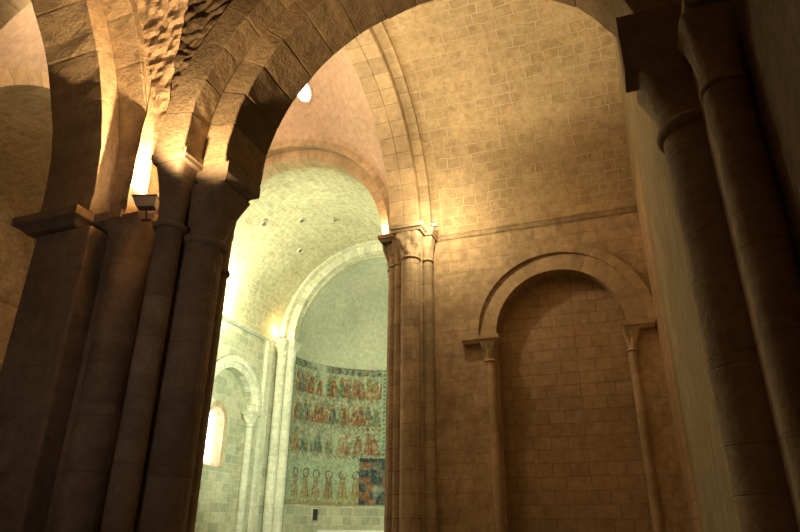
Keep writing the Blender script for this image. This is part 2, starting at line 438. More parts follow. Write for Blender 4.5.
# transept west wall with the arch into the aisle, north wall of the far arm, far-arm east wall
mb = MB(); wall_arch(mb, 'x', YW, -4.6, XS + .3, 0, ZS, [(-1.65, 2.66, 5.4, -.01)])
struct(mb, 'wall_west', 'east', 'west wall of the south transept over the foreground arch')
mb = MB(); mb.face([(XN, 5.3, 0), (XN, 13.2, 0), (XN, 13.2, 12.2), (XN, 5.3, 12.2)], [(0, 0), (7.9, 0), (7.9, 12.2), (0, 12.2)])
mb.face([(-12.6, YE, 0), (XN, YE, 0), (XN, YE, ZS), (-12.6, YE, ZS)], [(0, 0), (5, 0), (5, ZS), (0, ZS)])
mb.face([(-12.6, YW, 0), (XN, YW, 0), (XN, YW, ZS), (-12.6, YW, ZS)], [(0, 0), (5, 0), (5, ZS), (0, ZS)])
struct(mb, 'wall_north', 'east', 'masonry walls of the far transept arm behind the arcade')
mb = MB(); cornice(mb, [(XN, 5.6), (XN, YE)], ZS - .15, .15, .08, (1, 0)); cornice(mb, [(-12.6, YE), (XN, YE)], ZS - .15, .15, .08, (0, -1))
struct(mb, 'trim_2', 'east', 'string course along the far transept arm')

# vaults
mb = MB(); barrel(mb, 'y', CYT, ZS, RT, XS, -4.3, amp=.02, n=72, m=48)
struct(mb, 'ceiling', 'vault', 'golden stone barrel vault over the south transept arm', smooth=True)
mb = MB(); barrel(mb, 'y', CYT, ZS - .1, RT, XN, -12.7)
struct(mb, 'ceiling', 'vault', 'stone barrel vault over the far transept arm', smooth=True)

# choir
CW = dict(c=16.95, r=1.22, zs=5.35)
mb = MB(); wall_arch(mb, 'y', XCH, 13.0, YA + .2, 0, 8.12, [(CW['c'], CW['r'], CW['zs'], -.01)])
w = struct(mb, 'wall_choir_north', 'choir', 'pale ashlar north wall of the choir')
RB = XCH - .36; WC, WR, WZ, WS = 16.72, .42, 4.85, 3.45
mb = MB(); arch_reveal(mb, 'y', CW['c'], CW['r'], CW['zs'], 0, XCH, RB, bottom=False)
wall_arch(mb, 'y', RB, CW['c'] - 1.4, CW['c'] + 1.4, 0, 6.9, [(WC, WR, WZ, WS)])
mb.build('recess_masonry', 'choir', w)
wn = bpy.data.objects.new('window_1', None); C.objects.link(wn); tag(wn, 'small round-headed splayed window glowing in the choir wall', kind='structure')
mb = MB(); arch_reveal(mb, 'y', WC, WR, WZ, WS, RB, RB - .26, r2=.31, sill2=WS + .12); mb.build('splayed_reveal', M['vouss'], wn)
mb = MB(); arch_order(mb, 'y', WC, WZ, WR, WR + .20, RB + .03, RB - .05, 9, stilt=WZ - WS, jit=.004); mb.build('window_surround', 'vouss', wn)
mb = MB(); x = RB - .25
pts = [(WC - .33, WS + .10)] + [(WC + .33 * cos(PI - PI * i / 16), WZ + .33 * sin(PI - PI * i / 16)) for i in range(17)] + [(WC + .33, WS + .10)]
mb.face([(x, h, z) for h, z in pts]); pn = mb.build('pane', 'pane', wn)
mb = MB()
for zz in (3.95, 4.3, 4.65): mb.box(x + .01, x + .035, WC - .28, WC + .28, zz - .012, zz + .012)
mb.box(x + .01, x + .035, WC - .012, WC + .012, WS + .10, WZ + .28); mb.build('glazing_bar', 'lead', wn)

mb = MB(); cornice(mb, [(XCH, 13.4), (XCH, YA)], 8.12, .12, .08, (1, 0))
struct(mb, 'trim_3', 'choirp', 'thin cornice at the springing of the choir vault')
mb = MB(); barrel(mb, 'x', CXC, 8.12, 3.75, 13.0, YA + .9, amp=.02, n=80, m=40)
struct(mb, 'ceiling', 'choirv', 'pale stone barrel vault over the choir', smooth=True)
# putlog holes in the choir vault
HL = ['the one left of the pair near the crown', 'nearest the crown and the crossing arch', 'lowest, towards the apse arch', 'farthest left, beside the dark pier']
for k, (yy, aa) in enumerate([(16.57, 1.959), (17.33, 1.698), (17.93, 2.202), (15.54, 2.218)]):
    R = 3.735; cx, cz = CXC + R * cos(aa), 8.12 + R * sin(aa)
    er = Vector((cos(aa), 0, sin(aa))); et = Vector((-sin(aa), 0, cos(aa))); ey = Vector((0, 1, 0)); c0 = Vector((cx, yy, cz))
    q = lambda r_, o_, i: c0 + (et * cos(2 * PI * i / 16) + ey * sin(2 * PI * i / 16)) * r_ + er * o_
    mb = MB()
    for i in range(16):
        mb.face([q(.15, .0, i), q(.15, .0, i + 1), q(.10, -.04, i + 1), q(.10, -.04, i)]); mb.face([q(.10, -.04, i), q(.10, -.04, i + 1), q(.09, -.005, i + 1), q(.09, -.005, i)])
    h = mb.build('putlog_hole', 'choirv', label='small round hole in the choir vault, ' + HL[k], cat='vault hole', group='holes in the choir vault')
    mb = MB(); mb.face([q(.092, -.012, i) for i in range(16)]); mb.build('hole_shade', 'backing', h)  # dark flat disc stands for the shade inside the hole
mb = MB(); mb.face([(CXC + 3.75, 13, 0), (CXC + 3.75, YA + .2, 0), (CXC + 3.75, YA + .2, 8.12), (CXC + 3.75, 13, 8.12)], [(0, 0), (6.5, 0), (6.5, 8.12), (0, 8.12)])
struct(mb, 'wall_choir_south', 'choir', 'pale ashlar south wall of the choir, hidden by the crossing pier')

# apse: curved wall and half dome
AR, AY = 3.22, 19.95
def ap(a, z, r=AR): return (CXC + r * cos(a), AY + r * sin(a), z)
mb = MB(); mb.grid(lambda u, v: (ap(PI * u, 8.12 * v), (AR * PI * u, 8.12 * v)), 64, 4)
struct(mb, 'wall_apse', 'choir', 'curved lower wall of the apse in pale irregular blocks', smooth=True)
mb = MB()
def hd(u, v):
    e = PI / 2 * v; a = PI * u; return (CXC + AR * cos(e) * cos(a), AY + AR * cos(e) * sin(a), 8.12 + AR * sin(e)), (u * 10, v * 5)
mb.grid(hd, 48, 24); mb.grid(lambda u, v: (ap(PI * u, 7.72 + .4 * v, AR - .005), (0, 0)), 48, 1)
struct(mb, 'ceiling', 'apse', 'grey-green plastered half dome of the apse', smooth=True)
# east wall of the choir around the apse arch
mb = MB(); wall_arch(mb, 'x', AY + .0, CXC - 3.9, CXC + 3.9, 0, 12.6, [(CXC, AR + .01, 8.12, -.01)])
struct(mb, 'wall_choir_east', 'choir', 'pale wall framing the mouth of the apse')

# crossing: pendentives and dome
PRr, ZD = 3.52, 11.95
mb = MB()
def crossing(qx, qy):
    SR = PRr * math.sqrt(2)
    def fn(u, v):
        th = PI / 4 + (u - .5) * PI / 2
        # at v=0 on the square's arches, at v=1 on the dome ring
        k = max(abs(cos(th)), abs(sin(th))); rs = PRr / k
        rad = rs + (PRr - rs) * v
        h = math.sqrt(max(0, SR * SR - rad * rad)) 
        return (CXC + qx * rad * cos(th), CYT + qy * rad * sin(th), 8.35 + h), (th * 3, v * 4)
    mb.grid(fn, 48, 20)
for qx in (1, -1):
    for qy in (1, -1): crossing(qx, qy)
ztop = 8.35 + math.sqrt(2 * PRr ** 2 - PRr ** 2)
T0 = math.radians(25); DR = PRr / cos(T0)
def dome(u, v):
    a = T0 + (PI / 2 - T0) * v; return (CXC + DR * cos(a) * cos(2 * PI * u), CYT + DR * cos(a) * sin(2 * PI * u), ztop + DR * (sin(a) - sin(T0))), (u * 20, v * 5)
mb.grid(dome, 72, 30)
struct(mb, 'ceiling', 'dome', 'pinkish plastered pendentives and dome over the crossing', smooth=True)
wn = bpy.data.objects.new('window_2', None); C.objects.link(wn); tag(wn, 'tiny bright window in the dome glimpsed past the foreground arch', kind='structure')
DC = Vector((CXC, CYT, ztop - DR * sin(T0))); DN = (Vector((-7.40, 11.9, 12.93)) - DC).normalized()
DT = DN.cross(Vector((0, 0, 1))).normalized(); DU = DT.cross(DN)
def dw(a, rx, rz, out): return tuple(DC + DN * (DR + out) + DT * rx * cos(a) + DU * rz * sin(a))
mb = MB()
for i in range(24):
    a, b = 2 * PI * i / 24, 2 * PI * (i + 1) / 24
    mb.face([dw(a, .34, .40, -.04), dw(b, .34, .40, -.04), dw(b, .27, .33, -.05), dw(a, .27, .33, -.05)])
    mb.face([dw(a, .34, .40, -.04), dw(b, .34, .40, -.04), dw(b, .34, .40, .1), dw(a, .34, .40, .1)])
    mb.face([dw(a, .27, .33, -.05), dw(b, .27, .33, -.05), dw(b, .25, .31, -.025), dw(a, .25, .31, -.025)])
mb.build('window_frame', 'dome', wn)
mb = MB(); mb.face([dw(2 * PI * i / 24, .255, .315, -.028) for i in range(24)]); mb.build('pane', 'pane2', wn)

# ------------------------------------------------------------------ high arches
make_arch('crossing_arch', 'broad stepped stone arch rising from the middle pier up to the left', 'y', CYT, 8.4,
          [(3.30, 3.62, -5.02, -4.27), (3.50, 3.80, -4.27, -4.02)], stilt=.1, n=26, jit=.004, seed=11, rows=(2, 1))
make_arch('choir_arch', 'double-ring round arch opening into the green-lit choir', 'x', CXC, 8.4,
          [(3.40, 3.60, 12.72, 13.0), (3.12, 3.44, 13.0, 13.5)], stilt=.1, n=30, jit=.004, seed=21, mat='vouss')
mb = MB()   # masonry filling between the choir arch and the choir vault
for s in range(40):
    a, b = PI * s / 40, PI * (s + 1) / 40
    for r0, r1, d in ((3.4, 3.9, 13.25),):
        mb.face([(CXC + r0 * cos(a), d, 8.4 + r0 * sin(a)), (CXC + r0 * cos(b), d, 8.4 + r0 * sin(b)), (CXC + r1 * cos(b), d, 8.4 + r1 * sin(b)), (CXC + r1 * cos(a), d, 8.4 + r1 * sin(a))])
struct(mb, 'wall_choir_west', 'choir', 'masonry filling above the arch between choir and crossing')
make_arch('crossing_arch', 'pale stone arch of the far crossing side seen through the left arcade', 'y', CYT, 8.4,
          [(3.12, 3.5, -12.55, -12.0), (3.4, 3.75, -12.75, -12.5)], stilt=.1, n=26, seed=31)
make_arch('crossing_arch', 'west arch of the crossing, its soffit just seen at the upper left corner', 'x', CXC, 8.4,
          [(3.12, 3.6, 5.2, 5.85)], stilt=.1, n=26, seed=41)
make_arch('apse_arch', 'pale double arch framing the apse above the paired columns', 'x', CXC, 8.3,
          [(3.52, 3.78, 19.45, 19.7), (3.22, 3.56, 19.7, 20.0)], stilt=.15, n=34, seed=51, mat='choirp')

# blind arch of the east wall
t = thing('blind_arch', 'round blind arch with moulded rim set in the east wall', 'arch')
mb = MB(); arch_order(mb, 'x', BAc, BAz, BAr, BAr + .40, YE - .03, YE + .2, 19, jit=.001, gap=.0015, ch=.003, rnd=random.Random(4)); mb.build('voussoirs', 'vouss', t)
mb = MB(); arch_order(mb, 'x', BAc, BAz, BAr + .40, BAr + .60, YE - .09, YE + .1, 60, jit=0, gap=.0002, ch=.0003, rnd=random.Random(5)); mb.build('hood_mould', 'vouss', t)
for s, x0, x1, lab in ((-1, BAc - BAr - .78, BAc - BAr + .07, 'left'), (1, BAc + BAr - .09, XS - .02, 'right')):
    slab(t, rect(x0, x1, YE - .16, YE + .22), BAz - .17, BAz, 'vouss', 'impost', .04)
    cx = BAc + (BAr + .02 if s > 0 else -BAr - .15); cy = YE + (.04 if s > 0 else -.04)
    capital(t, cx + (0.03 if s > 0 else -.03), cy, .10, BAz - .58, BAz - .17, .17, 'vouss', seed=s)
    ring(t, cx, cy, .10, BAz - .59, 'vouss', .05, .03)
    column(t, cx, cy, .10, .34, BAz - .6, 'vouss', 'colonnette', .6, seed=s)
    base(t, cx, cy, .10, 'vouss')

# ------------------------------------------------------------------ crossing pier (middle)
def crossing_pier(label, ox, oy, sx, sy, mat='pier'):
    """ox, oy: corner of the core; pieces laid out for the south-east pier and mirrored"""
    t = thing('crossing_pier', label, 'pier')
    X = lambda x: ox + sx * (x + 5.0); Y = lambda y: oy + sy * (y - 12.72)
    def rc(x0, x1, y0, y1):
        a, b = sorted((X(x0), X(x1))); c, d = sorted((Y(y0), Y(y1))); return rect(a, b, c, d)
    mb = MB(); p = rc(-4.98, -4.0, 12.78, 13.5); mb.box(p[0][0], p[1][0], p[0][1], p[2][1], 0, 8.2)
    p = rc(-4.72, -4.18, 12.6, 12.9); mb.box(p[0][0], p[1][0], p[0][1], p[2][1], 0, 8.2)
    mb.build('core', mat, t, bevel=.02)
    for k, (x, y, r, half) in enumerate(((-4.43, 12.50, .215, .32), (-4.09, 12.74, .125, .17), (-4.80, 12.70, .10, .15), (-4.97, 12.78, .09, .14), (-5.0, 13.05, .20, .30), (-4.98, 13.35, .10, .15))):
        column(t, X(x), Y(y), r, .34, 7.5, mat, 'shaft', .48, seed=k)
        zz = 7.53 if r > .15 else 7.53
        ring(t, X(x), Y(y), r, zz, mat, .07, .035)
        capital(t, X(x), Y(y), r, 7.55, 8.16, half, mat, seed=k * 3)
        base(t, X(x), Y(y), r, mat)
    slab(t, rc(-4.83, -4.02, 12.12, 13.1), 8.14, 8.33, mat, 'abacus', .06)
    slab(t, rc(-4.12, -3.86, 12.5, 13.1), 8.14, 8.33, mat, 'abacus', .04)
    slab(t, rc(-5.30, -4.80, 12.5, 13.55), 8.14, 8.33, mat, 'abacus', .06)
    return t
crossing_pier('tall clustered pier of slim shafts with carved capital in the middle of the view', -5.0, 12.72, 1, 1)
crossing_pier('clustered far crossing pier on the choir side, hidden behind the left pier', -12.0, 12.72, -1, 1)

# ------------------------------------------------------------------ choir columns
def pair(label, s):
    t = thing('paired_columns', label, 'columns')
    for k, (dx, y, r) in enumerate(((-3.53, 19.45, .17), (-3.33, 19.74, .19))):
        x = CXC - s * dx * -1 if False else CXC + s * dx
        column(t, x, y, r, .34, 7.55, 'choirp', 'shaft', .5, seed=k)
        ring(t, x, y, r, 7.57, 'choirp', .06, .03); capital(t, x, y, r, 7.6, 8.08, r * 1.45, 'choirp', seed=k)
        base(t, x, y, r, 'choirp')
        slab(t, rect(x - r * 1.6, x + r * 1.6, y - r * 1.6, y + r * 1.5), 8.07, 8.2, 'choirp', 'abacus', .03)
    return t
pair('pale paired columns at the left edge of the apse', 1)
pair('pale paired columns at the right of the apse, behind the middle pier', -1)

t = thing('blind_arch', 'pale blind arch around the small choir window', 'arch')
mb = MB(); arch_order(mb, 'y', CW['c'], CW['zs'], CW['r'], CW['r'] + .22, XCH + .02, XCH - .2, 17, jit=.003); mb.build('voussoirs', 'choirp', t)
mb = MB(); arch_order(mb, 'y', CW['c'], CW['zs'], CW['r'] + .22, CW['r'] + .40, XCH + .10, XCH - .1, 21, jit=.003); mb.build('hood_mould', 'choirp', t)
for s in (1, -1):
    y = CW['c'] + s * (CW['r'] + .06)
    column(t, XCH - .06, y, .13, .34, CW['zs'] - .5, 'choirp', 'colonnette', .5, seed=s); capital(t, XCH - .06, y, .13, CW['zs'] - .5, CW['zs'] - .12, .2, 'choirp')
    ring(t, XCH - .06, y, .13, CW['zs'] - .5, 'choirp', .05, .03)
    slab(t, rect(XCH - .3, XCH + .16, y - .2, y + .34 if s > 0 else y + .2), CW['zs'] - .13, CW['zs'], 'choirp', 'impost', .03); base(t, XCH - .06, y, .13, 'choirp')
mb = MB(); mb.box(XCH - .02, XCH + .14, 18.62, 18.95, 0, 8.0); struct(mb, 'trim_4', 'choirp', 'shallow pilaster strip beside the choir window arch')

# ------------------------------------------------------------------ apse painting
W_, H_ = 620, 330
zb, zt = 2.50, 7.70
ar0, ar1 = PI, .0
arcL = AR * PI
S = np.linspace(0, arcL, W_)[None, :].repeat(H_, 0); Z = np.linspace(zb, zt, H_)[:, None].repeat(W_, 1)
rg = np.random.default_rng(5)
def sm(n, k):   # smooth value noise
    a = rg.random((k[0] + 2, k[1] + 2)); yy = np.linspace(0, k[0], H_); xx = np.linspace(0, k[1], W_)
    i = yy.astype(int); j = xx.astype(int); fy = (yy - i)[:, None]; fx = (xx - j)[None, :]
    return (a[i][:, j] * (1 - fy) * (1 - fx) + a[i + 1][:, j] * fy * (1 - fx) + a[i][:, j + 1] * (1 - fy) * fx + a[i + 1][:, j + 1] * fy * fx)
img = np.zeros((H_, W_, 3)); img[:] = (.33, .375, .27)
img *= (.85 + .3 * sm(0, (12, 24)))[..., None]
wob = (sm(0, (30, 70)) - .5)
def put(mask, col, a=.8):
    m = (mask.astype(float) * a * np.clip(.55 + .8 * sm(0, (60, 120)), 0, 1))[..., None]; img[:] = img * (1 - m) + np.array(col) * m
RED, OCH, BLU, GRN, DRK, PAL = (.25, .095, .065), (.36, .20, .09), (.09, .12, .14), (.12, .18, .12), (.05, .05, .045), (.50, .54, .40)
regs = [(6.42, 7.42), (5.36, 6.36), (4.26, 5.26), (2.60, 4.10)]
def ell(cx, cz, rx, rz): return ((S - cx + wob * .05) / rx) ** 2 + ((Z - cz + wob * .05) / rz) ** 2 < 1
# register bands and borders
for z0, z1 in ((7.42, 7.70),):
    put((Z > z0) & (Z < z1), (.20, .25, .22), .8); put((Z > z0) & (Z < z1) & (np.sin(S * 22 + np.sin(Z * 60)) > .2), (.07, .09, .09), .7)
for z in (6.39, 5.31, 4.18):
    put(abs(Z - z) < .07, PAL, .5); put((abs(Z - z) < .06) & (np.sin(S * 34 + Z * 40) > 0), (.18, .13, .10), .7)
put(abs(Z - 2.55) < .05, OCH, .6)
figs = random.Random(9)
for ri, (z0, z1) in enumerate(regs):
    h = z1 - z0; p = .56; k = 0; s0 = .12
    while s0 + p < arcL:
        c = s0 + p / 2 + figs.uniform(-.03, .03)
        if ri == 3:
            c += .1; body = figs.choice([RED, PAL, OCH, GRN]); zc = z0 + .95
            put(ell(c, zc, .16, .17), (.12, .15, .14), .9); put(ell(c, zc, .10, .11), PAL, .7); put(ell(c, zc - .02, .055, .08), (.34, .22, .14), .7)
            wdt = .07 + .11 * np.clip((zc - .1 - Z) / .8, 0, 1)
            put((abs(S - c) < wdt) & (Z < zc - .1) & (Z > z0 + .12), body, .55); put((abs(abs(S - c) - wdt) < .014) & (Z < zc - .1) & (Z > z0 + .12), DRK, .6)
            put((abs(S - c - .03) < .012) & (Z < zc - .2) & (Z > z0 + .15), DRK, .5)
            put((Z < z0 + .4) & (abs(S - c) < .25) & (np.sin(S * 40 + Z * 9) > .1), (.34, .26, .10), .5); s0 += .54
        else:
            put((abs(S - s0) < .022), (.55, .60, .45) if ri == 0 else (.45, .36, .22), .6 * (1 if ri == 0 else 0) + .01) if False else None
            if ri in (0,): put((abs(S - s0) < .022) & (Z > z0) & (Z < z1), PAL, .8)
            nf = 1 + (figs.random() < .6)
            for q in range(nf):
                cc = c + (q - (nf - 1) / 2) * .22; body = figs.choice([RED, RED, RED, OCH, BLU, (.30, .12, .08), GRN]); bl = figs.uniform(-.3, .3)
                zc = z0 + h * figs.uniform(.72, .8); tilt = (Z - z0) * bl * .2
                wdt = .07 + .15 * np.clip((zc - .06 - Z) / (h * .7), 0, 1)
                sk = S - cc - tilt
                put((abs(sk) < wdt) & (Z < zc - .05) & (Z > z0 + .06), body, .75)
                put((abs(abs(sk) - wdt) < .012) & (Z < zc - .05) & (Z > z0 + .06), DRK, .5)
                for f_ in (-.05, .03): put((abs(sk - f_) < .010) & (Z < zc - .2) & (Z > z0 + .1), figs.choice([DRK, PAL]), .5)
                ct = cc + (zc - z0) * bl * .2
                put(ell(ct, zc + .02, .085, .095), figs.choice([OCH, PAL, (.2, .22, .2)]), .7); put(ell(ct, zc + .01, .045, .065), (.36, .22, .15), .8)
                arm = (abs(Z - (zc - .2) - (S - cc) * figs.choice([-.8, .8])) < .02) & (abs(sk) < .14); put(arm, figs.choice([DRK, body, OCH]), .5)
            put((Z > z0) & (Z < z0 + .09) & (abs(S - c) < .26), (.22, .26, .16), .5)
            s0 += p
# dark dappled grounds behind the figures and the dotted upright border
dap = sm(0, (42, 90)); put((dap > .6) & (Z > 4.2), (.15, .15, .12), .40); put((dap < .35) & (Z > 4.2), (.32, .14, .09), .40)
dap = sm(0, (60, 130)); put((dap > .72) & (Z > 4.2), (.10, .10, .09), .4); put((dap < .3), (.44, .46, .35), .35)
put((abs(S - 4.26) < .10) & (Z > 4.25), (.30, .38, .28), .9); put((abs(S - 4.26) < .05) & (Z > 4.25) & (np.sin(Z * 38) > 0), (.12, .15, .12), .8)
put(abs(abs(S - 4.26) - .11) < .015, PAL, .6)
# bare patch of tumbled red and grey blocks at the right of the lowest register
pa = math.pi; 
def S_of(x, y): return AR * (PI - math.atan2(y - AY, x - CXC))
sA, sB = 3.32, 4.34
bi = np.floor((Z + .0) / .27); bj = np.floor((S + (bi % 2) * .2) / .42)
hv = np.abs(np.sin(bi * 12.9898 + bj * 78.233) * 43758.5453) % 1
pt = (S > sA) & (S < sB) & (Z > 2.5) & (Z < 4.2)
for lo, hi, col in ((0, .45, (.085, .105, .115)), (.45, .8, (.24, .14, .105)), (.8, 1.01, (.16, .15, .135))): put(pt & (hv >= lo) & (hv < hi), col, 1.0)
img *= (.72 + .55 * sm(0, (110, 220)))[..., None]
fade = np.clip((sm(0, (9, 18)) - .72) * 3, 0, .6)[..., None]; img = img * (1 - fade) + np.array((.46, .50, .38)) * fade
img = np.clip((img - .2) * 1.25 + .17, .02, .9)
ang = PI - S / AR; rr = AR - .02 + .008 * (sm(0, (20, 40)) - .5)
V = np.stack([CXC + rr * np.cos(ang), AY + rr * np.sin(ang), Z], -1).reshape(-1, 3)
idx = np.arange(W_ * H_).reshape(H_, W_)
F = np.stack([idx[:-1, :-1], idx[:-1, 1:], idx[1:, 1:], idx[1:, :-1]], -1).reshape(-1, 4)
me = bpy.data.meshes.new('mural_painting'); me.from_pydata(V.tolist(), [], F.tolist())
ca = me.color_attributes.new(name='paint', type='FLOAT_COLOR', domain='POINT')
ca.data.foreach_set('color', np.concatenate([img.reshape(-1, 3), np.ones((W_ * H_, 1))], 1).astype('f').ravel())
m = bpy.data.materials.new('faded_fresco'); m.use_nodes = True; N = m.node_tree.nodes; L = m.node_tree.links
a_ = N.new('ShaderNodeAttribute'); a_.attribute_name = 'paint'; L.new(a_.outputs['Color'], N['Principled BSDF'].inputs['Base Color']); N['Principled BSDF'].inputs['Roughness'].default_value = .9
me.materials.append(m); me.polygons.foreach_set('use_smooth', [True] * len(me.polygons))
mural = bpy.data.objects.new('mural_painting', me); C.objects.link(mural)
tag(mural, 'faded fresco of robed figures in four rows on the curved apse wall', 'mural')
# plaster edge of the mural
mb = MB()
for z0, z1 in ((zb - .03, zb), (zt, zt + .03)):
    mb = MB(); mb.grid(lambda u, v: ((CXC + (AR - .03 * (1 - abs(2 * v - 1))) * cos(PI * u), AY + (AR - .03 * (1 - abs(2 * v - 1))) * sin(PI * u), z0 + (z1 - z0) * v), (0, 0)), 60, 2)
    mb.build('plaster_edge', 'apse', mural)
# small niche and altar slab below the painting
def on_apse(s, z, r): a = PI - s / AR; return (CXC + r * cos(a), AY + r * sin(a), z)
t = thing('niche', 'small dark square niche in the blocks under the fresco', 'niche')
mb = MB(); s0, s1, z0, z1 = 1.48, 1.72, 1.95, 2.32
fr = [(s0, z0), (s1, z0), (s1, z1), (s0, z1)]; e = .05; fo = [(s0 - e, z0 - e), (s1 + e, z0 - e), (s1 + e, z1 + e), (s0 - e, z1 + e)]
for i in range(4):
    j = (i + 1) % 4; mb.face([on_apse(*fo[i], AR), on_apse(*fo[j], AR), on_apse(*fr[j], AR - .06), on_apse(*fr[i], AR - .06)])
mb.build('niche_frame', 'choirp', t)
mb = MB(); mb.face([on_apse(*p, AR - .012) for p in fr]); mb.build('niche_shade', 'dark', t)  # black sheet painted in for the shade inside the niche
t = thing('altar', 'white stone altar block at the foot of the apse wall', 'altar')
mb = MB(); mb.box(-10.9, -6.1, 21.2, 22.1, 0, 1.45); mb.build('altar_block', 'marble', t, bevel=.02)
mb = MB(); mb.box(-11.0, -6.0, 21.1, 22.2, 1.45, 1.62); mb.build('altar_top', 'marble', t, bevel=.02)

# ------------------------------------------------------------------ foreground: left compound pier
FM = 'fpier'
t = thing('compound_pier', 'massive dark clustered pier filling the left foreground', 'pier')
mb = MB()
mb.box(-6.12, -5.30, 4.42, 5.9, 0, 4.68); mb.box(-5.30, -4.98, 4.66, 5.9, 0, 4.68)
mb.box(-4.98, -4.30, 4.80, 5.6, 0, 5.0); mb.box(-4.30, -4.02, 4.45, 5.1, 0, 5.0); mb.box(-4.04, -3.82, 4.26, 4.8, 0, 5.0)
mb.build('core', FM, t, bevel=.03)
column(t, -4.90, 4.66, .20, .34, 4.25, FM, 'shaft', .55, 1)
column(t, -3.83, 4.04, .118, .34, 4.16, FM, 'shaft', .6, 2)
column(t, -3.735, 4.39, .215, .34, 4.12, FM, 'shaft', .6, 3)
column(t, -3.84, 4.80, .10, .34, 4.02, FM, 'shaft', .6, 4)
for x, y, r in ((-4.90, 4.66, .20), (-3.83, 4.04, .118), (-3.735, 4.39, .215), (-3.84, 4.80, .10)): base(t, x, y, r, FM)
ring(t, -3.83, 4.04, .118, 4.19, FM, .08, .04); ring(t, -3.735, 4.39, .215, 4.14, FM, .09, .045); ring(t, -3.84, 4.80, .10, 4.04, FM, .07, .04)
capital(t, -3.735, 4.39, .215, 4.17, 4.66, .28, FM, False, 2, off=(.10, -.04))
capital(t, -3.84, 4.80, .10, 4.06, 4.64, .13, FM, False, 2, off=(.0, -.05))
capital(t, -3.83, 4.04, .118, 4.22, 4.82, .16, FM, False, 3, off=(.02, -.05))
capital(t, -4.90, 4.66, .20, 4.25, 4.68, .26, FM, False, 5)
slab(t, rect(-6.34, -5.38, 4.25, 5.6), 4.68, 4.86, FM, 'abacus', .12)
slab(t, rect(-5.40, -5.00, 4.50, 5.6), 4.68, 4.86, FM, 'abacus', .10)
slab(t, [(-5.02, 4.52), (-4.78, 4.52), (-4.64, 4.62), (-4.58, 4.80), (-4.58, 5.3), (-5.02, 5.3)], 4.64, 4.80, FM, 'abacus', .05)
slab(t, rect(-4.05, -3.30, 4.08, 4.64), 4.64, 4.86, FM, 'abacus', .10)
slab(t, rect(-3.99, -3.58, 3.80, 4.10), 4.80, 4.90, FM, 'impost', .02)
# recessed masonry above the capitals that the lamp burns out
mb = MB()
mb.grid(lambda u, v: ((-4.98 + 1.2 * u, 4.86, 4.8 + .6 * v), (u, v * 3)), 24, 12)
mb.grid(lambda u, v: ((-4.96, 4.86 - .34 * u, 4.8 + 3.0 * v), (u, v * 3)), 8, 60)
mb.build('springer', 'rough', t, disp=.010, dscale=7)

# ------------------------------------------------------------------ foreground arch between the piers
make_arch('foreground_arch', 'large dark rough-cut arch spanning the top of the view', 'x', -1.40, 4.90,
          [(1.91, 2.34, 4.05, 4.66), (2.20, 2.54, 3.78, 4.05)], mat='rough', stilt=.06, n=17, jit=.008, gap=.002, seed=61, disp=.014)
make_arch('transept_arch_ring', 'ring of the foreground arch on its transept side', 'x', -1.65, 5.4, [(2.65, 3.0, 4.68, 5.62)], mat='rough', n=17, stilt=.55, jit=.01, seed=71)

# arcade arch running overhead at the far left
make_arch('arcade_arch', 'steep two-step arcade arch rising above the left pier', 'y', .62, 5.1,
          [(3.80, 4.25, -6.18, -5.38), (4.05, 4.5, -5.38, -4.98)], mat='rough', stilt=.24, n=20, jit=.0, gap=.0008, seed=81, disp=.014)
# aisle vault (rubble groin) and walls
def rub(p, amp):
    q = Vector(p); q2 = Vector((q.x * 3.2 + q.z * 1.5, q.y * 3.2, q.z * 7.5))
    d, pts = noise.voronoi(q2); e = min(1, (d[1] - d[0]) * 3)
    return amp * (e ** .6) + amp * .6 * noise.noise(q * 9) + amp * noise.noise(q * 2.1)
def Bz(y):
    k = 4.02 ** 2 - (y - .62) ** 2; return 5.1 + math.sqrt(k) if k > 0 else 4.9
mb = MB()
def gv(u, v):
    x = -4.97 + 5.95 * u; lo = max(0, min(1, (x + 4.0) / .06)) * math.acos(3.24 / 4.18); a = lo + (PI - lo) * v; y = .62 + 4.18 * cos(a); z = 4.86 + .24 * min(1, sin(a) * 4) + 4.18 * sin(a)
    d = rub((x, y, z), .045 * (1 if y < 0 else max(.12, min(1, (z - 5.6) / 1.6)))); return (x, .62 + (4.18 - d) * cos(a), z - d * sin(a)), (x, a * 4)
mb.grid(gv, 150, 240)
struct(mb, 'ceiling', 'rubble', 'rough rubble vault over the aisle at the upper left')
# rubble wall above the foreground arch
mb = MB()
def sp(u, v):
    a = PI * u; r = 2.50 + 2.6 * v
    x = -1.40 + r * cos(a); z = 4.90 + r * sin(a) ; x = max(-3.96, min(1.02, x))
    z = min(z, 8.6); d = rub((x, 3.7, z), .045); return (x, 3.88 - d, z), (x, z)
mb.grid(sp, 200, 110)
struct(mb, 'wall_aisle_east', 'rubble', 'rubble masonry above the foreground arch')
mb = MB(); mb.grid(lambda u, v: ((-3.95 + .02 * u, 3.88 + .95 * u, 5.0 + 3.2 * v), (u, v * 3)), 24, 70); mb.build('return_face', 'rubble', bpy.data.objects['wall_aisle_east'], disp=.03, dscale=4)
mb = MB(); wall_arch(mb, 'y', -4.97, -3.6, 4.9, 0, 9.2, [(.62, 4.07, 5.1, -.01)])
struct(mb, 'wall_arcade_side', 'rough', 'wall above the nave arcade at the left')

